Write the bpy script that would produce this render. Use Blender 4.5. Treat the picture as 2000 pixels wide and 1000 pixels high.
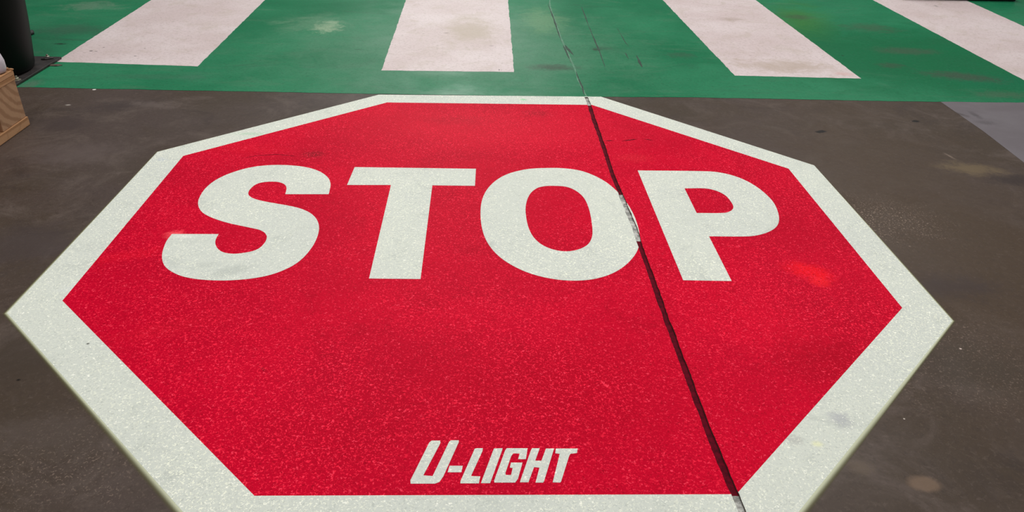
import bpy, bmesh, math, random
from mathutils import Vector, Matrix
from mathutils.geometry import tessellate_polygon
random.seed(7)
S = bpy.context.scene
for o in list(bpy.data.objects): bpy.data.objects.remove(o)

# ------------------------------------------------------------ camera
W_, H_ = 2000, 1000
FPX = 1497.1
CAM_H = 1.5
R_ = Vector((0.99893635, -0.03242467, 0.0327844))
U_ = Vector((-0.01165782, 0.51030289, 0.85991573))
F_ = Vector((0.04461246, 0.85938327, -0.5093821))
cd = bpy.data.cameras.new('camera'); cam = bpy.data.objects.new('camera', cd)
S.collection.objects.link(cam)
m = Matrix.Identity(4)
for i in range(3):
    m[i][0] = R_[i]; m[i][1] = U_[i]; m[i][2] = -F_[i]
m[2][3] = CAM_H
cam.matrix_world = m
cd.sensor_width = 36; cd.lens = FPX / W_ * 36; cd.clip_start = 0.01; cd.clip_end = 200
S.camera = cam

# ------------------------------------------------------------ light
S.view_settings.view_transform = 'Standard'; S.view_settings.look = 'None'
S.view_settings.gamma = 1; S.view_settings.use_curve_mapping = False
S.view_settings.exposure = 0.0
w = bpy.data.worlds.new('hall'); S.world = w; w.use_nodes = True
w.node_tree.nodes['Background'].inputs[0].default_value = (1.0, 0.97, 0.95, 1)
w.node_tree.nodes['Background'].inputs[1].default_value = 0.16
def area(name, loc, size, power, col=(1, .98, .95), aim=(0, 0, -1)):
    d = bpy.data.lights.new(name, 'AREA'); d.shape = 'RECTANGLE'; d.size, d.size_y = size
    d.energy = power; d.color = col
    o = bpy.data.objects.new(name, d); S.collection.objects.link(o); o.location = loc
    o.rotation_euler = Vector(aim).to_track_quat('-Z', 'Y').to_euler(); return o
area('hall_light', (-2.2, 2.0, 5.5), (1.2, 3.0), 140)
area('hall_light', (2.2, 2.0, 5.5), (1.2, 3.0), 140)
area('hall_light', (-1.2, 8.0, 5.5), (1.2, 3.0), 170)
area('hall_light', (4.2, 8.0, 5.5), (1.2, 3.0), 170)
area('hall_light', (-0.6, 17.0, 5.5), (2.5, 3.0), 260, (.93, 1, .93), (0, -.5, -1))

# ------------------------------------------------------------ helpers
def at(px, py, z=0.0):
    """a point on the horizontal plane z seen at a photo pixel"""
    d = F_ * FPX + R_ * (px - W_ / 2) + U_ * (H_ / 2 - py)
    t = (z - CAM_H) / d.z
    return (d.x * t, d.y * t)
def rgb(r, g, b):
    f = lambda c: (c / 255 / 12.92) if c <= 10 else ((c / 255 + .055) / 1.055) ** 2.4
    return (f(r), f(g), f(b), 1)
def link(o, parent=None):
    S.collection.objects.link(o)
    if parent:
        o.parent = parent
        o.matrix_parent_inverse = Matrix.Translation(parent.location).inverted()
    return o
def build(name, bm, mat, parent=None, smooth=False):
    me = bpy.data.meshes.new(name)
    bmesh.ops.recalc_face_normals(bm, faces=bm.faces[:])
    bm.to_mesh(me); bm.free()
    for mm in (mat if isinstance(mat, (list, tuple)) else [mat]): me.materials.append(mm)
    if smooth:
        for p in me.polygons: p.use_smooth = True
    return link(bpy.data.objects.new(name, me), parent)
def empty(name, loc):
    o = bpy.data.objects.new(name, None); o.location = loc; o.empty_display_size = .1
    return link(o)
def tag(o, label, cat, group=None, kind=None):
    o['label'] = label; o['category'] = cat
    if group: o['group'] = group
    if kind: o['kind'] = kind
    return o
def extrude_poly(bm, loops, z0, z1):
    """closed slab from a 2D outline (first loop) with holes (other loops)"""
    tris = tessellate_polygon([[Vector((x, y, 0)) for x, y in lp] for lp in loops])
    flat = [p for lp in loops for p in lp]
    lo = [bm.verts.new((x, y, z0)) for x, y in flat]
    hi = [bm.verts.new((x, y, z1)) for x, y in flat]
    for a, b, c in tris:
        try:
            bm.faces.new((hi[a], hi[b], hi[c])); bm.faces.new((lo[c], lo[b], lo[a]))
        except ValueError: pass
    k = 0
    for lp in loops:
        n = len(lp)
        for i in range(n):
            a, b = k + i, k + (i + 1) % n
            bm.faces.new((lo[a], lo[b], hi[b], hi[a]))
        k += n
    return bm
def box(bm, x0, x1, y0, y1, z0, z1, bev=0.0):
    r = bmesh.ops.create_cube(bm, size=1)
    for v in r['verts']:
        v.co = Vector(((x0 + x1) / 2 + v.co.x * (x1 - x0), (y0 + y1) / 2 + v.co.y * (y1 - y0), (z0 + z1) / 2 + v.co.z * (z1 - z0)))
    if bev:
        es = list({e for v in r['verts'] for e in v.link_edges})
        bmesh.ops.bevel(bm, geom=es, offset=bev, segments=2, affect='EDGES', profile=.5)
    return bm
def lathe(bm, prof, c=(0, 0, 0), n=96, axis=None):
    rings = []
    M = axis or Matrix.Identity(4)
    for r, z in prof:
        rings.append([bm.verts.new(M @ Vector((r * math.cos(2 * math.pi * k / n), r * math.sin(2 * math.pi * k / n), z)) + Vector(c)) for k in range(n)])
    for a, b in zip(rings, rings[1:]):
        for k in range(n): bm.faces.new((a[k], a[(k + 1) % n], b[(k + 1) % n], b[k]))
    bm.faces.new(rings[0][::-1]); bm.faces.new(rings[-1])
    return bm
def smooth_px(pts, step=5):
    """Catmull-Rom through outline points; a point with a third value is a hard corner"""
    n = len(pts); out = []
    for i in range(n):
        p0, p1, p2, p3 = pts[i - 1], pts[i], pts[(i + 1) % n], pts[(i + 2) % n]
        c1, c2 = len(p1) > 2, len(p2) > 2
        out.append(p1[:2])
        if c1 and c2: continue
        a0 = p0 if not c1 else (2 * p1[0] - p2[0], 2 * p1[1] - p2[1])
        a3 = p3 if not c2 else (2 * p2[0] - p1[0], 2 * p2[1] - p1[1])
        for k in range(1, step):
            t = k / step
            out.append(tuple(.5 * ((2 * p1[j]) + (-a0[j] + p2[j]) * t + (2 * a0[j] - 5 * p1[j] + 4 * p2[j] - a3[j]) * t * t
                       + (-a0[j] + 3 * p1[j] - 3 * p2[j] + a3[j]) * t ** 3) for j in (0, 1)))
    return out

# ------------------------------------------------------------ materials
class Mat:
    def __init__(s, name):
        s.m = bpy.data.materials.new(name); s.m.use_nodes = True; s.t = s.m.node_tree; s.n = s.t.nodes
        s.b = s.n['Principled BSDF']
        s.pos = s.n.new('ShaderNodeNewGeometry').outputs['Position']
    def L(s, a, b): s.t.links.new(a, b)
    def math(s, op, a, b=None, clamp=False):
        n = s.n.new('ShaderNodeMath'); n.operation = op; n.use_clamp = clamp
        for i, v in enumerate((a, b)):
            if v is None: continue
            if isinstance(v, (int, float)): n.inputs[i].default_value = v
            else: s.L(v, n.inputs[i])
        return n.outputs[0]
    def map(s, loc=(0, 0, 0), rot=0, scale=(1, 1, 1), src=None, rotv=None):
        n = s.n.new('ShaderNodeMapping'); n.vector_type = 'POINT'
        s.L(src or s.pos, n.inputs[0]); n.inputs[1].default_value = loc
        n.inputs[2].default_value = rotv or (0, 0, rot); n.inputs[3].default_value = scale
        return n.outputs[0]
    def noise(s, scale, detail=3, rough=.55, dist=0, vec=None):
        n = s.n.new('ShaderNodeTexNoise'); s.L(vec or s.pos, n.inputs['Vector'])
        n.inputs['Scale'].default_value = scale; n.inputs['Detail'].default_value = detail
        n.inputs['Roughness'].default_value = rough; n.inputs['Distortion'].default_value = dist
        return n.outputs['Fac']
    def step(s, v, a, b, lo=0.0, hi=1.0):
        n = s.n.new('ShaderNodeMapRange'); n.interpolation_type = 'SMOOTHSTEP'; s.L(v, n.inputs[0])
        for i, x in enumerate((a, b, lo, hi)): n.inputs[i + 1].default_value = x
        return n.outputs[0]
    def mix(s, f, a, b, mode='MIX'):
        n = s.n.new('ShaderNodeMix'); n.data_type = 'RGBA'; n.blend_type = mode
        for i, v in ((0, f), (6, a), (7, b)):
            if isinstance(v, (int, float)): n.inputs[i].default_value = v
            elif isinstance(v, tuple): n.inputs[i].default_value = v
            else: s.L(v, n.inputs[i])
        return n.outputs[2]
    def blob(s, px, py, rx, ry, rot=0, soft=.85, wob=.45, wscale=None, streak=None):
        """0..1 mask of a stain where the photo shows it; radii in metres, rot in degrees"""
        x, y = at(px, py); a = -math.radians(rot)
        if wscale is None: wscale = min(60, max(4, 1.6 / max(.02, min(rx, ry))))
        # rotate about centre then scale
        n1 = s.n.new('ShaderNodeVectorMath'); n1.operation = 'SUBTRACT'; s.L(s.pos, n1.inputs[0]); n1.inputs[1].default_value = (x, y, 0)
        v = s.map(rot=a, src=n1.outputs[0])
        n2 = s.n.new('ShaderNodeVectorMath'); n2.operation = 'DIVIDE'; s.L(v, n2.inputs[0]); n2.inputs[1].default_value = (rx, ry, 1)
        n3 = s.n.new('ShaderNodeVectorMath'); n3.operation = 'LENGTH'; s.L(n2.outputs[0], n3.inputs[0])
        d = s.math('ADD', n3.outputs['Value'], s.math('MULTIPLY', s.math('SUBTRACT', s.noise(wscale, 6, .75, .8), .5), wob * 4))
        return s.step(d, 1 - soft, 1, 1, 0)
    def stains(s, c, lst):
        for st in lst:
            (px, py, rx, ry, col, k), kw = st[:6], (st[6] if len(st) > 6 else {})
            c = s.mix(s.math('MULTIPLY', s.blob(px, py, rx, ry, **kw), k), c, rgb(*col))
        return c
    def scratches(s, c, col, k, scale=5.0, rot=.4, lo=.70, hi=.80, mask_scale=.9):
        v = s.map(rot=rot, scale=(1, 12, 1))
        f = s.step(s.noise(scale, 3, .5, 1.5, vec=v), lo, hi)
        g = s.step(s.noise(mask_scale, 2, .5), .48, .62)
        return s.mix(s.math('MULTIPLY', s.math('MULTIPLY', f, g), k), c, rgb(*col))
    def done(s, c, rough=.5, bump=None, bs=.1, dist=.002, spec=.5):
        if isinstance(c, tuple): s.b.inputs['Base Color'].default_value = c
        else: s.L(c, s.b.inputs['Base Color'])
        if isinstance(rough, (int, float)): s.b.inputs['Roughness'].default_value = rough
        else: s.L(rough, s.b.inputs['Roughness'])
        s.b.inputs['Specular IOR Level'].default_value = spec
        if bump is not None:
            n = s.n.new('ShaderNodeBump'); s.L(bump, n.inputs['Height'])
            n.inputs['Strength'].default_value = bs; n.inputs['Distance'].default_value = dist
            s.L(n.outputs[0], s.b.inputs['Normal'])
        return s.m

def concrete():
    M = Mat('bare concrete')
    c = M.mix(M.step(M.noise(.9, 5, .6, .6), .35, .65), rgb(67, 55, 45), rgb(74, 62, 58))
    c = M.mix(M.step(M.noise(3.2, 6, .7, 1.2), .45, .75), c, rgb(90, 78, 72))
    c = M.mix(M.math('MULTIPLY', M.step(M.noise(2.1, 6, .7, 1.5, M.map(loc=(4, 2, 0))), .52, .72), .55), c, rgb(52, 42, 40))
    c = M.scratches(c, (118, 105, 98), .45, rot=.5)
    c = M.scratches(c, (112, 100, 94), .4, scale=7, rot=-.7)
    sp = M.step(M.noise(170, 3, .75), .60, .72)
    spm = M.step(M.noise(1.3, 3, .6, .5, M.map(loc=(1.7, 5.2, 0))), .42, .62, .12, .6)
    c = M.mix(M.math('MULTIPLY', sp, spm), c, rgb(128, 112, 98))
    c = M.stains(c, [(1800, 420, 1.0, 2.2, (70, 55, 41), .85, dict(wob=.3, wscale=1.5))])
    fl = M.step(M.noise(120, 2, .7, .5, M.map(loc=(2, 2, 0))), .58, .64)
    fm = M.math('MAXIMUM', M.blob(1725, 425, .34, .30), M.math('MAXIMUM', M.math('MULTIPLY', M.blob(1850, 700, .5, .4), .5), M.math('MULTIPLY', M.blob(130, 900, .4, .25), .4)))
    c = M.mix(M.math('MULTIPLY', fl, fm), c, rgb(150, 130, 116))
    c = M.mix(M.math('MULTIPLY', M.step(M.noise(45, 6, .85, .5), .5, .66), .5), c, rgb(54, 44, 39))
    c = M.mix(M.math('MULTIPLY', M.step(M.noise(55, 5, .85, .5, M.map(loc=(1, 8, 0))), .53, .66), .4), c, rgb(100, 87, 79))
    c = M.stains(c, [
        (250, 205, .30, .12, (60, 50, 49), .7, dict(rot=20)), (120, 240, .22, .16, (62, 51, 50), .7),
        (300, 205, .22, .07, (105, 93, 88), .5, dict(rot=-15)), (150, 300, .3, .2, (92, 80, 77), .6),
        (60, 480, .3, .25, (66, 56, 55), .7), (40, 700, .2, .2, (60, 50, 42), .6), (100, 850, .25, .12, (84, 73, 68), .5),
        (1900, 330, .22, .11, (108, 92, 68), .75, dict(rot=-10)), (1985, 352, .22, .10, (52, 42, 40), .85),
        
        (1850, 560, .3, .12, (58, 48, 48), .6), (1900, 720, .3, .2, (62, 53, 44), .5),
        (1805, 945, .055, .035, (118, 97, 80), .7, dict(wob=.12, soft=.5)), (1680, 912, .05, .04, (96, 82, 66), .5),
        (1604, 257, .045, .02, (22, 16, 14), 1, dict(rot=25, soft=.4, wscale=30)), (1789, 237, .03, .022, (22, 16, 14), 1, dict(rot=20, soft=.4, wscale=30)),
        (36, 742, .009, .007, (15, 10, 8), 1, dict(wob=.05)), (184, 175, .012, .01, (230, 225, 220), 1, dict(wob=.05, soft=.3)),
        (133, 205, .02, .012, (180, 172, 165), .8, dict(wob=.2)),
        (1876, 681, .006, .005, (225, 205, 195), 1, dict(wob=.05)), (1766, 818, .004, .004, (200, 190, 180), 1, dict(wob=.05)),
        (1855, 305, .012, .05, (128, 112, 100), .7, dict(rot=12, wscale=30)),
    ])
    # roughness varies in random patches
    ro = M.step(M.noise(2.5, 5, .6), .3, .7, .42, .62)
    return M.done(c, ro, M.noise(140, 4, .7), .35, .0015, .2)

def painted_sign_light(name, base, spark, dim, dull, stains, k=1.0):  # projected sign light and aggregate glints put into the base colour
    M = Mat(name)
    c = M.mix(M.step(M.noise(1.1, 5, .6, .5), .38, .66), rgb(*base), rgb(*dim))
    c = M.mix(M.math('MULTIPLY', M.step(M.noise(6, 6, .7, 1.0), .5, .75), .5), c, rgb(*dull))
    c = M.stains(c, stains)
    pos = M.noise(150, 2.0, .6, .9)
    pos2 = M.noise(60, 3.0, .8, .4, M.map(loc=(3, 1, 0)))
    patch = M.step(M.noise(1.4, 3, .6, .4, M.map(loc=(9, 3, 0))), .32, .6, .35, 1.0)
    f = M.math('MULTIPLY', M.step(pos, .54, .62), patch)
    f2 = M.step(M.math('ADD', M.math('MULTIPLY', pos, .5), M.math('MULTIPLY', pos2, .5)), .585, .62)
    dk = M.step(M.noise(150, 2, .6, .6, M.map(loc=(2, 7, 0))), .53, .70)
    c = M.mix(M.math('MULTIPLY', dk, .8 * k), c, rgb(*dull))
    c = M.mix(M.math('MULTIPLY', f, .95 * k), c, rgb(*spark))
    c = M.mix(M.math('MULTIPLY', f2, .8), c, rgb(*[min(255, int(v + (255 - v) * (.45 if base[1] > 100 else .14))) for v in spark]))
    return M.done(c, .55, M.noise(160, 3, .7), .4, .0015, .03)

RED = painted_sign_light('red sign light as colour', (200, 0, 41), (248, 36, 66), (184, 0, 38), (158, 0, 28), [
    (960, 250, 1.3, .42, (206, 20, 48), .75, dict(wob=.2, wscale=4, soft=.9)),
    (612, 302, .075, .06, (130, 18, 32), .85, dict(wob=.25, wscale=16)),
    (1050, 222, .12, .08, (158, 22, 40), .6), (900, 235, .25, .10, (166, 22, 40), .4),
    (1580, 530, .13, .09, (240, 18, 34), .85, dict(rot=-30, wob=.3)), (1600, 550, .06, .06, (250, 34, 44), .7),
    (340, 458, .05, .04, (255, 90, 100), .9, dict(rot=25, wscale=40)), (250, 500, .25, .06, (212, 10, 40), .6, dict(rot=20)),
    (330, 640, .3, .07, (205, 26, 44), .4, dict(rot=25, wscale=14)), (1240, 310, .14, .08, (204, 30, 48), .6),
    (515, 722, .02, .008, (80, 0, 14), .8, dict(rot=-45)), (1610, 700, .25, .2, (168, 0, 30), .7),
    (480, 290, .3, .1, (206, 10, 40), .5), (1050, 760, .7, .35, (176, 0, 32), .6, dict(wob=.3, wscale=4)), (640, 860, .35, .2, (180, 0, 34), .6), (330, 640, .4, .3, (190, 0, 38), .5), (1500, 640, .3, .25, (220, 6, 46), .5),
])
WHITE = painted_sign_light('off white sign light as colour', (211, 216, 207), (248, 250, 230), (206, 211, 204), (178, 184, 177), [
    (1596, 868, .024, .018, (226, 228, 192), .9, dict(wob=.14)), (1550, 860, .04, .03, (176, 176, 172), .6),
    (1640, 820, .05, .05, (170, 172, 178), .7), (450, 530, .12, .05, (180, 186, 180), .6, dict(rot=30, wscale=20)),
    (360, 463, .05, .02, (225, 225, 220), .9), (490, 262, .12, .03, (176, 206, 180), .6), (1022, 195, .03, .02, (110, 210, 140), .8),
    (172, 672, .007, .006, (60, 60, 60), 1, dict(wob=.05)), (316, 312, .03, .03, (176, 186, 200), .6), (150, 560, .1, .04, (215, 220, 216), .6, dict(rot=30)),
], .75)

def edge_mat():
    M = Mat('soft olive sign edge')
    a = M.n.new('ShaderNodeAttribute'); a.attribute_name = 'fade'
    f = a.outputs['Fac']
    M.done(M.mix(M.step(f, .25, .95), rgb(104, 100, 58), rgb(196, 200, 172)), .6)
    tr = M.n.new('ShaderNodeBsdfTransparent'); mx = M.n.new('ShaderNodeMixShader')
    M.L(M.step(f, 0, .8), mx.inputs[0]); M.L(tr.outputs[0], mx.inputs[1]); M.L(M.b.outputs[0], mx.inputs[2])
    M.L(mx.outputs[0], M.n['Material Output'].inputs[0]); return M.m
EDGE = edge_mat()

def green():
    M = Mat('green floor paint')
    c = M.mix(M.step(M.noise(.7, 4, .6, .5), .35, .65), rgb(8, 108, 70), rgb(38, 124, 86))
    c = M.mix(M.math('MULTIPLY', M.step(M.noise(3, 6, .7, 1.5, M.map(scale=(.5, 1.6, 1))), .5, .75), .5), c, rgb(74, 120, 92))
    c = M.mix(M.math('MULTIPLY', M.step(M.noise(2.3, 6, .7, 1.2, M.map(loc=(5, 5, 0), scale=(.6, 1.6, 1))), .55, .75), .5), c, rgb(42, 84, 64))
    c = M.scratches(c, (110, 146, 118), .35, rot=.3)
    D = dict
    c = M.stains(c, [
        (900, 90, 1.7, 1.6, (82, 132, 104), .75, D(wob=.3, wscale=3, soft=.9)),  # broad greyish sheen painted into the green
        (1570, 50, .38, 1.3, (60, 116, 46), .8, D(wob=.3, wscale=4, soft=1, rot=-15)),  # greenish-yellow reflection painted as a tint
        (1800, 110, 2.0, 1.3, (0, 102, 62), 1.0, D(wob=.3, wscale=4)), (1950, 160, .5, .2, (0, 104, 68), .8),
        (1060, 40, .25, .6, (112, 152, 112), .55, D(wob=.4)),  # whitish sheen of overhead lights painted in
        (640, 52, .14, .22, (156, 178, 148), .75, D(wob=.7, wscale=12)), (610, 45, .35, .35, (100, 140, 112), .5, D(wob=.7)),  # worn patches with their whitish light sheen put into the colour
        (1080, 132, .24, .10, (62, 80, 66), .8, D(wob=.35)), (1180, 95, .12, .06, (62, 88, 72), .5), (1330, 108, .14, .1, (56, 84, 66), .5),
        (1560, 34, .18, .12, (66, 84, 62), .6), (1700, 55, .3, .2, (66, 84, 66), .55), (1770, 100, .35, .14, (68, 84, 68), .6),
        (1880, 150, .36, .14, (62, 78, 64), .8, D(rot=-12)), (1740, 128, .14, .1, (58, 76, 60), .6), (1960, 185, .3, .1, (78, 96, 78), .5),
        (118, 86, .06, .025, (25, 34, 30), .9, D(wob=.5, wscale=25)), (180, 12, .3, .2, (104, 134, 112), .6, D(wob=.6)),
        (150, 60, .4, .22, (52, 88, 70), .6), (300, 150, .5, .08, (52, 110, 82), .6), (60, 165, .08, .12, (92, 110, 96), .6),
        (380, 150, .1, .12, (62, 118, 92), .5), (1165, 97, .05, .05, (50, 66, 54), .8),
        (1249, 122, .015, .05, (50, 66, 52), .9, D(wob=.3, wscale=30)), (1646, 109, .014, .014, (20, 40, 30), .9, D(wob=.1)),
        (700, 97, .04, .012, (30, 70, 52), .7),
    ])
    c = M.mix(M.math('MULTIPLY', M.step(M.noise(55, 5, .85, .4), .50, .64), .38), c, rgb(18, 66, 44))
    c = M.mix(M.math('MULTIPLY', M.step(M.noise(60, 5, .85, .4, M.map(loc=(7, 1, 0))), .54, .66), .22), c, rgb(84, 148, 116))
    c = M.scratches(c, (30, 66, 50), .5, scale=7, rot=.1)
    ro = M.step(M.noise(2, 5, .65), .3, .7, .36, .58)
    return M.done(c, ro, M.noise(90, 4, .7), .35, .002, .12)
GREEN = green()

def stripe_white():
    M = Mat('pinkish white crosswalk paint')
    c = M.mix(M.step(M.noise(1.5, 4, .6), .35, .65), rgb(207, 190, 190), rgb(218, 204, 205))
    c = M.mix(M.math('MULTIPLY', M.step(M.noise(48, 6, .85, .6), .49, .64), .45), c, rgb(146, 132, 124))
    c = M.mix(M.math('MULTIPLY', M.step(M.noise(5, 6, .7, 1), .48, .7), .35), c, rgb(180, 166, 150))
    D = dict
    c = M.stains(c, [(920, 60, .28, .6, (176, 162, 142), .6, D(wob=.4)), (1540, 130, .5, .22, (176, 158, 142), .6, D(wob=.6)),
        (1650, 145, .1, .06, (206, 168, 164), .6), (178, 100, .018, .013, (30, 26, 26), 1, D(wob=.1)), (188, 101, .014, .01, (110, 96, 92), .9, D(wob=.1)),
        (975, 137, .006, .02, (30, 26, 26), .9, D(wob=.05)), (872, 65, .03, .012, (100, 88, 78), .7), (960, 90, .03, .01, (90, 78, 74), .7),
        (264, 110, .014, .01, (70, 60, 58), .9, D(wob=.1)), (203, 93, .01, .01, (90, 80, 78), .8, D(wob=.1)), (283, 95, .01, .01, (90, 80, 78), .8, D(wob=.1)),
        (1425, 38, .15, .1, (168, 152, 142), .5), (1828, 12, .012, .05, (90, 100, 90), .8, D(wob=.1))])
    return M.done(c, .5, M.noise(70, 5, .75), .5, .002, .2)
STRIPE = stripe_white()

def simple(name, a, b=None, rough=.5, scale=20, bs=.2, metal=0, spec=.5):
    M = Mat(name)
    c = rgb(*a) if b is None else M.mix(M.step(M.noise(scale, 5, .65), .4, .65), rgb(*a), rgb(*b))
    M.b.inputs['Metallic'].default_value = metal
    return M.done(c, rough, M.noise(scale * 4, 3, .6), bs, .001, spec)
BLACK = simple('black powder coated steel', (3, 3, 3), (6, 5, 5), .5, 3, .1, spec=.12)
PLATE = simple('dark grimy steel', (30, 26, 26), (48, 41, 40), .5, 18, .4)
BOLT = simple('galvanised bolt', (150, 146, 130), (190, 186, 172), .35, 60, .2, .6)
GREY = None
def grey():
    M = Mat('grey floor paint')
    c = M.mix(M.step(M.noise(2, 6, .65, .6), .4, .65), rgb(98, 91, 96), rgb(106, 100, 105))
    c = M.stains(c, [(1870, 222, .10, .03, (66, 58, 58), .8, dict(rot=-50, wscale=16)), (1905, 225, .03, .1, (72, 66, 70), .8, dict(wscale=16)),
                     (1925, 240, .08, .05, (78, 72, 76), .7), (1975, 232, .2, .03, (104, 98, 103), .5)])
    c = M.scratches(c, (140, 134, 138), .4, rot=.6, scale=9)
    return M.done(c, .5, M.noise(100, 4, .7), .3, .0015)
GREY = grey()
def wood(name, a, b, dark, axis='x', rings=True):
    M = Mat(name)
    v = M.map(loc=(2.45, 0, .12), scale={'x': (1, 1, 1), 'y': (1, .12, 1)}[axis])
    wv = M.n.new('ShaderNodeTexWave'); wv.wave_type = 'RINGS'; wv.rings_direction = 'X' if rings else 'Y'
    # growth rings centred low and outside the block, as on its end grain
    vv = M.map(loc=(0, -3.92, -.42), src=M.pos) if rings else v
    M.L(vv, wv.inputs['Vector']); wv.inputs['Scale'].default_value = 7 if rings else 9
    wv.inputs['Distortion'].default_value = 4; wv.inputs['Detail'].default_value = 3; wv.inputs['Detail Scale'].default_value = 1.2
    c = M.mix(M.step(wv.outputs['Fac'], .3, .95), rgb(*a), rgb(*b))
    c = M.mix(M.math('MULTIPLY', M.step(M.noise(14, 5, .7, 1), .55, .75), .5), c, rgb(*dark))
    return M.done(c, .7, M.noise(60, 4, .7), .4, .002, .3)
WOOD = wood('pine end grain', (182, 144, 112), (160, 122, 92), (136, 100, 74))
WOODB = wood('pine board', (190, 146, 108), (166, 122, 84), (140, 98, 66), 'y', False)
WOODI = wood('orange brown pine', (170, 112, 46), (150, 94, 36), (120, 74, 30), 'y', False)
PLASTIC = simple('translucent white plastic', (206, 198, 206), (190, 182, 192), .4, 12, .05)
RUB = simple('matte black plastic', (8, 8, 8), (14, 13, 13), .6, 8, .15)

# ------------------------------------------------------------ floor slab with its saw cut joint
joint_px = [(1145, 190), (1151, 206), (1161, 238), (1178, 285), (1197, 345), (1214, 384), (1226, 415), (1240, 445), (1250, 480), (1262, 512),
            (1275, 548), (1287, 582), (1300, 620), (1318, 668), (1338, 722), (1358, 775), (1380, 832), (1402, 888), (1424, 940), (1440, 975), (1452, 1005)]
jw = [at(*p) for p in joint_px]
jw.append((jw[-1][0] + .005, .4)); jw.append((jw[-1][0], -1.2))
def resample(path, step):
    out = []
    for a, b in zip(path, path[1:]):
        L = math.dist(a, b); n = max(1, int(L / step))
        for k in range(n): out.append((a[0] + (b[0] - a[0]) * k / n, a[1] + (b[1] - a[1]) * k / n))
    out.append(path[-1]); return out
def ribbon(path, width, jit, rnd, taper=False):
    L, Rr = [], []; n = len(path); jl = jr = 0
    for i, p in enumerate(path):
        a, b = path[max(0, i - 1)], path[min(n - 1, i + 1)]
        dx, dy = b[0] - a[0], b[1] - a[1]; q = math.hypot(dx, dy) or 1; nx, ny = -dy / q, dx / q
        jl = jl * .75 + rnd.uniform(-jit, jit); jr = jr * .75 + rnd.uniform(-jit, jit)
        wv = width(i / (n - 1)) if callable(width) else width
        if taper: wv *= max(.12, math.sin(math.pi * i / (n - 1)) ** .5)
        L.append((p[0] + nx * (wv / 2 + jl * min(1, wv / .01)), p[1] + ny * (wv / 2 + jl * min(1, wv / .01))))
        Rr.append((p[0] - nx * (wv / 2 + jr * min(1, wv / .01)), p[1] - ny * (wv / 2 + jr * min(1, wv / .01))))
    return L + Rr[::-1]
rnd = random.Random(3)
jpath = resample(jw, .014)
joint_poly = ribbon(jpath, .021, .0012, rnd)
gj_px = [(1071, -30), (1075, 15), (1086, 46), (1096, 75), (1104, 92), (1113, 112), (1122, 132), (1129, 155), (1137, 172), (1145, 189)]
gj = [at(*p) for p in gj_px]; gj = [(gj[0][0], 9.4)] + gj
gj_poly = ribbon(resample(gj, .03), .012, .002, rnd)

def cutter(poly, z0, z1, name):
    bm = bmesh.new(); extrude_poly(bm, [poly], z0, z1)
    return build(name, bm, BLACK)
cut_deep = cutter(joint_poly, -.014, .05, 'tmp_cut'); cut_green = cutter(gj_poly, -.004, .05, 'tmp_cut2')
def carve(o, *cs):
    for c in cs:
        md = o.modifiers.new('b', 'BOOLEAN'); md.operation = 'DIFFERENCE'; md.solver = 'EXACT'; md.object = c
    dg = bpy.context.evaluated_depsgraph_get(); dg.update()
    me = bpy.data.meshes.new_from_object(o.evaluated_get(dg)); o.modifiers.clear()
    if len(me.polygons) > 0: o.data = me
    return o
CONC = concrete()
bm = bmesh.new(); box(bm, -14, 16, -4, 26, -.15, 0)
floor = build('floor', bm, CONC); floor['kind'] = 'structure'; carve(floor, cut_deep)

# joint filler: the sign's projected red and white are put into its colour
JR = simple('dark red in joint', (96, 0, 24), (66, 0, 16), .8, 40, .5, spec=.1)
JW = simple('grey white in joint', (118, 118, 114), (196, 196, 190), .7, 45, .8)
JD = simple('dirt in joint', (34, 28, 26), (50, 42, 38), .8, 60, .6)
JG = simple('dark green in joint', (84, 138, 108), (58, 112, 86), .6, 30, .4)
bm = bmesh.new()
def strip(bm, path, wd, z, pick):
    prev = None
    for i, p in enumerate(path):
        v = (bm.verts.new((p[0] - wd / 2, p[1], z)), bm.verts.new((p[0] + wd / 2, p[1], z)))
        if prev:
            f = bm.faces.new((prev[0], prev[1], v[1], v[0])); f.material_index = pick(p)
        prev = v
yy = lambda px, py: at(px, py)[1]
Y1, Y2, Y3, Y4, YB = yy(1151, 206), yy(1212, 380), yy(1250, 472), yy(1438, 968), .9
strip(bm, jpath, .0225, -.0052, lambda p: 1 if p[1] > Y1 else 0 if p[1] > Y2 else 1 if p[1] > Y3 else 0 if p[1] > Y4 else 1 if p[1] > YB else 2)
build('expansion_joint', bm, [JR, JW, JD], floor)

# grey band of paint on the right
g0, g1, g2 = at(1838, 199.3), at(2003, 320), at(1920, 256)
dirg = ((g1[0] - g0[0]), (g1[1] - g0[1]))
ext = (g1[0] + dirg[0] * 3, g1[1] + dirg[1] * 3)
bm = bmesh.new(); extrude_poly(bm, [[(g0[0], g0[1] + .03), g2, g1, ext, (7.0, ext[1]), (7.0, g0[1] + .03)]], .0001, .0007)
band = build('painted_floor_band', bm, GREY)
tag(band, 'light grey painted floor band at the right edge below the green paint', 'floor marking')

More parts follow.
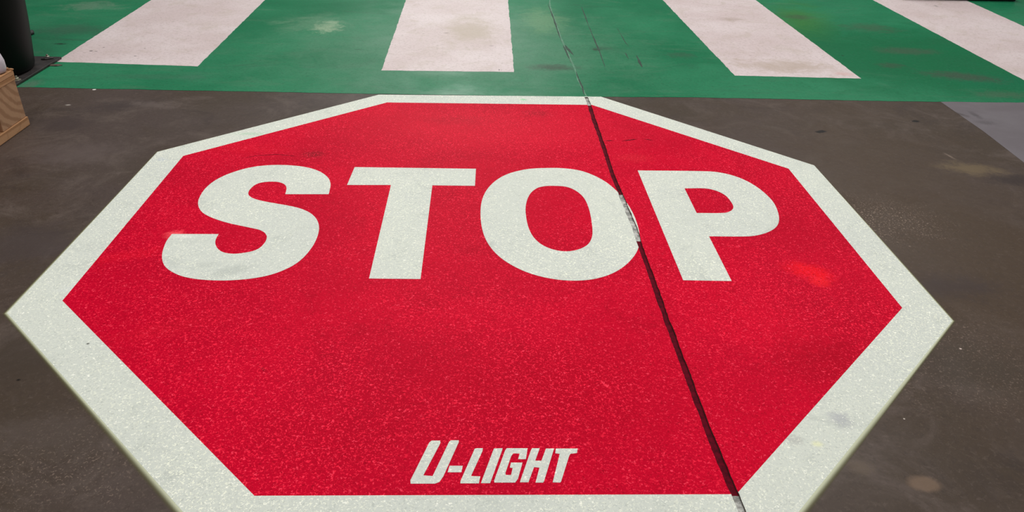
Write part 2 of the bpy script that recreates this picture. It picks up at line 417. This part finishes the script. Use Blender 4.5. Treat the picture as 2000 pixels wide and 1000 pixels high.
# ------------------------------------------------------------ crosswalk
cw = empty('crosswalk_marking', (1.0, 6.5, 0))
tag(cw, 'green painted crosswalk with pinkish white stripes crossing the concrete floor', 'crosswalk')
fe = [(-60, 168.5), (35, 170.5), (100, 171.5), (200, 173.5), (350, 176.5), (500, 179), (640, 182), (760, 184), (900, 186), (1050, 188), (1185, 189.3),
      (1350, 190.5), (1500, 193), (1700, 197), (1840, 199), (2000, 200.5)]
front = resample([(-5.5, at(-60, 168.5)[1])] + [at(*p) for p in fe] + [(7.0, at(2000, 201)[1])], .05)
front = [(x, y + rnd.uniform(-.003, .003)) for x, y in front]
bm = bmesh.new(); extrude_poly(bm, [front + [(7.0, 9.5), (-5.5, 9.5)]], .0003, .0012)
gf = build('green_field', bm, GREEN, cw); carve(gf, cut_deep, cut_green)
bm = bmesh.new(); strip(bm, resample(gj, .03), .014, .00045, lambda p: 0); build('painted_over_joint', bm, JG, cw)
def crossline(a, b, y):
    (ax, ay), (bx, by) = at(*a), at(*b); t = (y - ay) / (by - ay); return (ax + (bx - ax) * t, y)
def stripe(fl, fr, tl, tr):
    lf = at(*fl) if fl else crossline((2000, 157), (1704, 0), 4.90)
    rf = at(*fr) if fr else crossline((2000, 52), (1885, 0), 4.90)
    a = crossline(fl or (2000, 157), tl, 9.3); b = crossline(fr or (2000, 52), tr, 9.3)
    lp = resample([lf, rf], .04)[:-1] + resample([rf, b], .04)[:-1] + resample([b, a], .04)[:-1] + resample([a, lf], .04)[:-1]
    lp = [(x + rnd.uniform(-.0025, .0025), y + rnd.uniform(-.0025, .0025)) for x, y in lp]
    bm = bmesh.new(); extrude_poly(bm, [lp], .0010, .0018)
    return build('stripe', bm, STRIPE, cw)
stripe((108, 121), (386, 130), (296, 0), (518, 0))
stripe((745, 138), (1004, 141), (793, 0), (992, 0))
stripe((1435, 148), (1682, 154), (1294, 0), (1475, 0))
stripe(None, None, (1704, 0), (1885, 0))
# hairline cracks in the green paint
JK = simple('dark green dirt in crack', (24, 48, 36), (40, 72, 56), .7, 30, .4)
for name, pts, wd in [('crack', [(1070, 8), (1074, 18), (1082, 40), (1090, 62), (1096, 80)], .010), ('crack', [(1103, 88), (1109, 96), (1116, 104), (1120, 108)], .022),
                      ('crack', [(1100, 88), (1107, 104), (1113, 116)], .012), ('crack', [(1125, 140), (1132, 160), (1137, 170), (1141, 186)], .010), ('crack', [(1205, 55), (1222, 84), (1229, 92)], .006),
                      ('crack', [(1221, 103), (1228, 116)], .007), ('crack', [(1243, 108), (1250, 124), (1254, 132)], .016), ('crack', [(1135, 12), (1143, 32), (1150, 52), (1160, 75), (1167, 92), (1175, 112), (1182, 132)], .010)]:
    bm = bmesh.new(); extrude_poly(bm, [ribbon(resample([at(*p) for p in pts], .03), wd, .002, rnd, True)], .0011, .0016)
    build(name, bm, JK, cw)

# ------------------------------------------------------------ projected stop sign, its light built as thin painted markings
inner_px = [(756, 200.5), (1156, 205.3), (1540, 330), (1762, 602), (1438, 966), (497, 969), (122, 588), (358, 305)]
outer_px = [(740, 185.3), (1174, 189.3), (1590, 323.5), (1860, 627), None, None, (14, 612), (308, 297)]
inner = [at(*p) for p in inner_px]
YBOT = inner[5][1] - .1465
def to_y(a, b, y):
    A, B = at(*a), at(*b); t = (y - A[1]) / (B[1] - A[1]); return (A[0] + (B[0] - A[0]) * t, y)
outer = [at(*p) if p else None for p in outer_px]
outer[4] = to_y((1860, 627), (1560, 1000), YBOT); outer[5] = to_y((14, 612), (357, 1000), YBOT)
cx = sum(p[0] for p in inner) / 8; cy = sum(p[1] for p in inner) / 8
sign = empty('stop_sign_projection', (cx, cy, 0))
tag(sign, 'large red octagonal stop sign with white letters, projected light painted onto the dark concrete floor', 'floor sign')
bm = bmesh.new(); extrude_poly(bm, [outer, inner], .0002, .0015)
bd = build('border', bm, WHITE, sign); bd['label'] = 'off white octagonal border'; carve(bd, cut_deep)
grow = lambda lp, d: [(x + (x - cx) / math.hypot(x - cx, y - cy) * d, y + (y - cy) / math.hypot(x - cx, y - cy) * d) for x, y in lp]
bm = bmesh.new(); extrude_poly(bm, [grow(inner, .0)], .0002, .0015)
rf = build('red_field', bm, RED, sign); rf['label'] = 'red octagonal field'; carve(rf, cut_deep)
# blurred outer rim: defocus fringe of the projection painted in olive
bm = bmesh.new(); lay = bm.verts.layers.float.new('fade')
wd = [.004, .004, .004, .012, .026, .026, .016, .008]
vi = [bm.verts.new((x, y, .0012)) for x, y in grow(outer, -.002)]
vo = [bm.verts.new((x + (x - cx) / math.hypot(x - cx, y - cy) * d, y + (y - cy) / math.hypot(x - cx, y - cy) * d, .0009)) for (x, y), d in zip(outer, wd)]
for v in vi: v[lay] = 1.0
for v in vo: v[lay] = 0.0
for i in range(8):
    if i == 0: continue
    bm.faces.new((vi[i], vi[(i + 1) % 8], vo[(i + 1) % 8], vo[i]))
build('soft_rim', bm, EDGE, sign)

C = 1
def zl(pts, ox, oy, k): return [(ox + p[0] * k, oy + p[1] * k) + tuple(p[2:]) for p in pts]
def letter(name, loops, label, z=.0021, step=5):
    bm = bmesh.new(); extrude_poly(bm, [[at(*q) for q in smooth_px(l, step)] for l in loops], .0012, z)
    o = build(name, bm, WHITE, sign); o['label'] = label; return o
A_ = lambda p: zl(p, 300, 300, .33)
B_ = lambda p: zl(p, 920, 300, .33)
Sx = lambda p: zl(p, 300, 320, .24)
letter('letter', [Sx([(1425, 250, C), (1436, 205), (1440, 165), (1422, 118), (1370, 75), (1300, 45), (1210, 25), (1110, 15), (1000, 12), (900, 17), (800, 30),
    (690, 57), (580, 97), (490, 145), (425, 200), (385, 255), (363, 310), (370, 360), (400, 400), (450, 430), (520, 458), (610, 485), (700, 505), (790, 524), (860, 540), (905, 565),
    (922, 600), (905, 645), (860, 690), (800, 715), (720, 730), (640, 735), (565, 722), (520, 690), (503, 650), (508, 615), (530, 575, C), (150, 574, C), (110, 625), (85, 680), (70, 740), (75, 800),
    (105, 850), (165, 890), (240, 920), (340, 940), (450, 950), (580, 953), (710, 946), (830, 932), (950, 907), (1060, 868), (1160, 815), (1240, 745), (1300, 665), (1335, 590), (1347, 520), (1330, 460),
    (1285, 410), (1210, 372), (1120, 348), (1010, 328), (900, 308), (820, 287), (778, 262), (772, 235), (790, 205), (830, 172), (880, 155), (950, 148), (1020, 152), (1065, 170), (1082, 200), (1072, 250, C)])],
    'white letter S')
letter('letter', [A_([(1190, 82, C), (1908, 92, C), (1902, 193, C), (1650, 190, C), (1580, 745, C), (1275, 742, C), (1405, 188, C), (1145, 188, C)])], 'white letter T')
ol = letter('letter', [B_([(470, 87), (560, 90), (650, 104), (730, 133), (800, 172), (858, 220), (912, 280), (953, 345), (982, 415), (998, 490), (990, 560), (960, 615), (905, 670),
    (835, 712), (750, 740), (660, 753), (560, 753), (460, 740), (360, 715), (270, 678), (190, 630), (130, 575), (88, 512), (64, 440), (56, 360), (62, 290), (85, 230), (125, 180), (180, 140), (250, 112), (350, 92)]),
    B_([(480, 193), (560, 198), (620, 222), (668, 265), (698, 330), (714, 410), (718, 480), (700, 530), (660, 560), (600, 578), (540, 580), (470, 565), (410, 535), (365, 490), (337, 430), (323, 350), (328, 290), (350, 240), (388, 208), (430, 196)])],
    'white letter O')
carve(ol, cut_deep)
letter('letter', [B_([(986, 102, C), (1360, 106), (1470, 114), (1565, 137), (1650, 174), (1725, 225), (1785, 285), (1815, 345), (1822, 400), (1802, 440), (1750, 470), (1680, 488), (1600, 493), (1408, 492, C), (1542, 757, C), (1255, 752, C)]),
    B_([(1263, 208, C), (1380, 208), (1450, 222), (1505, 250), (1540, 290), (1552, 322), (1530, 345), (1480, 354), (1335, 354, C)])], 'white letter P')
k1 = .11003
U1 = lambda p: [(790 + a * k1, 850 + b * k1, C) for a, b in p]
U2 = lambda p: [(960 + a * k1, 860 + b * k1, C) for a, b in p]
for lab, lp in [
    ('small white slanted letter U', U1([(480, 105), (632, 105), (640, 140), (618, 190), (335, 722), (500, 735), (545, 640), (790, 130), (820, 100), (962, 100), (965, 130), (690, 740), (620, 840), (540, 870), (110, 870), (105, 810), (440, 140)])),
    ('small white hyphen', U1([(800, 552), (1035, 552), (1010, 668), (765, 668)])),
    ('small white slanted letter L', U1([(1245, 250), (1290, 240), (1392, 240), (1385, 290), (1180, 735), (1345, 740), (1320, 865), (990, 865), (995, 820), (1225, 300)])),
    ('small white slanted letter I', U1([(1590, 245), (1740, 240), (1735, 270), (1520, 862), (1360, 862), (1370, 820), (1570, 290)])),
    ('small white slanted letter G', U2([(270, 150), (640, 150), (610, 345), (470, 345), (500, 245), (385, 240), (345, 300), (245, 590), (255, 625), (345, 625), (375, 500), (325, 495), (345, 405), (550, 405), (470, 690), (420, 760), (50, 760), (45, 725), (240, 190)])),
    ('small white slanted letter H', U2([(720, 150), (855, 150), (775, 370), (885, 372), (965, 155), (1110, 155), (930, 740), (915, 760), (780, 760), (850, 495), (755, 485), (655, 755), (505, 755), (510, 730), (700, 180)])),
    ('small white slanted letter T', U2([(1140, 155), (1528, 155), (1515, 235), (1395, 250), (1370, 310), (1235, 740), (1215, 760), (1085, 755), (1210, 250), (1130, 240)]))]:
    letter('logo_letter', [lp], lab)
# shrinkage cracks running off the joint across the red field
for pts in [[(1181, 275), (1190, 275.5), (1197, 275)], [(1214, 276), (1230, 274), (1246, 272)], [(1256, 272), (1266, 273), (1275, 275)],
            [(470, 310), (500, 305), (540, 302), (580, 306)]]:
    bm = bmesh.new(); extrude_poly(bm, [ribbon(resample([at(*p) for p in pts], .02), .009 if pts[0][0] > 1000 else .005, .001, rnd, True)], .0013, .0018)
    build('crack', bm, JR, sign)

for c in (cut_deep, cut_green): bpy.data.objects.remove(c)

# ------------------------------------------------------------ black post bolted to the floor
PX, PY = -3.0, 4.61
post = empty('bollard', (PX, PY, 0)); tag(post, 'wide round black steel post on a bolted floor plate at the left', 'bollard')
bm = bmesh.new(); box(bm, PX - .34, PX + .345, PY - .30, PY + .31, .0019, .016, .003); build('base_plate', bm, PLATE, post)
prof = [(.285, .016), (.298, .02), (.305, .04), (.309, .08), (.322, .18), (.335, .30), (.345, .42), (.352, .6), (.356, .8), (.356, 1.12), (.350, 1.16), (.33, 1.18), (.15, 1.2), (.02, 1.203)]
bm = bmesh.new(); lathe(bm, prof, (PX, PY, 0)); o = build('post', bm, BLACK, post, True)
for q in [(33, 155), (93, 112.5), None, None]:
    x, y = at(*q, .02) if q else (PX - .29, PY + (.26 if q is None and not post.get('n') else -.24))
    if q is None: post['n'] = 1
    bm = bmesh.new(); lathe(bm, [(.021, .016), (.021, .0185)], (x, y, 0), 24); lathe(bm, [(.0125, .0185), (.0135, .021), (.0135, .029), (.011, .031)], (x, y, 0), 6)
    lathe(bm, [(.006, .031), (.006, .04), (.005, .041)], (x, y, 0), 12)
    build('bolt', bm, BOLT, post)
del post['n']

# ------------------------------------------------------------ pallet
X1, Y1p = -2.292, 3.79
pal = empty('wooden_pallet', (X1 - .6, Y1p - .5, 0)); tag(pal, 'light pine pallet with a thick corner block at the left edge beside the black post', 'pallet')
def board(name, x0, x1, y0, y1, z0, z1, mat, bev=.003):
    bm = bmesh.new(); box(bm, x0, x1, y0, y1, z0, z1, bev); return build(name, bm, mat, pal)
# board running towards the viewer on the visible side, its blocks and deck
for x0 in (X1 - .10, X1 - .65, X1 - 1.2):
    board('bottom_board', x0, x0 + .10, Y1p - 1.0, Y1p, .001, .046, WOODB)
    for j, yb in enumerate((Y1p - .218, Y1p - .60, Y1p - .995)):
        board('block', x0 + .004, x0 + .094, yb, yb + (.212 if j == 0 else .16), .046, .238, WOOD)
    board('stringer_board', x0, x0 + .097, Y1p - 1.0, Y1p - .003, .238, .262, WOODB)
for k in range(6):
    y0 = Y1p - .145 - k * .17
    board('deck_board', X1 - 1.2, X1 - .002 + (.004 if k % 2 else 0), y0, y0 + .142, .262, .288, WOODB)
board('inner_block', X1 - .30, X1 - .104, Y1p - .55, Y1p - .10, .002, .236, WOODI)
# raised splinters on the corner
bm = bmesh.new()
for (dx, dy, s, a) in [(-.012, -.012, .012, .3), (-.034, -.004, .012, 1.5)]:
    v = bmesh.ops.create_icosphere(bm, subdivisions=2, radius=s)['verts']
    for q in v: q.co = Matrix.Rotation(a, 3, 'Z') @ Vector((q.co.x * 1.5, q.co.y * .45, q.co.z * .5)) + Vector((X1 + dx, Y1p + dy, .291))
build('splinter', bm, WOODB, pal)

# plastic jug on the pallet
jx, jy = X1 - .064, Y1p - .062
jug = empty('plastic_jug', (jx, jy, .2895)); tag(jug, 'white rounded plastic jug standing on the pine pallet at the left edge', 'jug')
bm = bmesh.new(); lathe(bm, [(.045, .2895), (.056, .293), (.060, .31), (.060, .345), (.052, .375), (.03, .395), (.018, .402), (.018, .412)], (jx, jy, 0), 48); build('body', bm, PLASTIC, jug, True)
bm = bmesh.new(); lathe(bm, [(.020, .412), (.021, .414), (.021, .43), (.018, .432)], (jx, jy, 0), 32); build('cap', bm, PLASTIC, jug, False)

# ------------------------------------------------------------ black case at the top right
x0, y0 = at(1984, 3.5)
bx = empty('floor_case', (x0 - .6, y0 + .3, 0)); tag(bx, 'long low black case lying on the crosswalk at the top right', 'case')
ang = math.atan2(at(1984, 3.5)[1] - at(1800, .5)[1], at(1984, 3.5)[0] - at(1800, .5)[0])
bm = bmesh.new(); box(bm, -1.15, 0, 0, .45, .0025, .16, .012); body = build('case_body', bm, RUB)
bm = bmesh.new(); box(bm, -1.155, .005, -.005, .455, .16, .2, .012); lid = build('lid', bm, RUB)
parts = [body, lid]
for lx in (-.9, -.25):
    bm = bmesh.new(); box(bm, lx - .03, lx + .03, -.014, -.002, .135, .19, .003); parts.append(build('latch', bm, PLATE))
for o in parts:
    o.data.transform(Matrix.Translation((x0, y0, 0)) @ Matrix.Rotation(ang, 4, 'Z'))
    o.parent = bx; o.matrix_parent_inverse = Matrix.Translation(bx.location).inverted()

# ------------------------------------------------------------ scraps beside the base plate
def chip(px, py, l, wd, h, rot, mat, name, label, cat, z=.0012):
    x, y = at(px, py); bm = bmesh.new(); v = bmesh.ops.create_icosphere(bm, subdivisions=3, radius=1)['verts']
    rr = random.Random(px)
    for q in v:
        n = 1 + .18 * math.sin(5 * q.co.x + px) * math.cos(4 * q.co.y + py)
        q.co = Vector((q.co.x * l / 2 * n, q.co.y * wd / 2 * n, max(-.3, q.co.z) * h * n))
    zmin = min(q.co.z for q in v)
    for q in v: q.co = Matrix.Rotation(math.radians(rot), 3, 'Z') @ q.co + Vector((x, y, z - zmin))
    o = build(name, bm, mat, None, True); tag(o, label, cat); return o
chip(106, 128.5, .085, .035, .006, 4, simple('brown scrap', (86, 74, 62), (60, 50, 44), .6, 40), 'wood_chip', 'flat brown chip on the green paint by the tip of the first white stripe', 'chip')
chip(95, 120, .07, .03, .008, 35, simple('dark grime', (30, 27, 26), (48, 42, 40), .6, 60), 'dirt_clump', 'dark clump of dirt at the right corner of the black post plate', 'dirt', .0165)
chip(62.5, 67, .03, .07, .02, 15, RUB, 'rubber_scrap', 'tiny black scrap on the green paint against the right side of the black post', 'scrap')
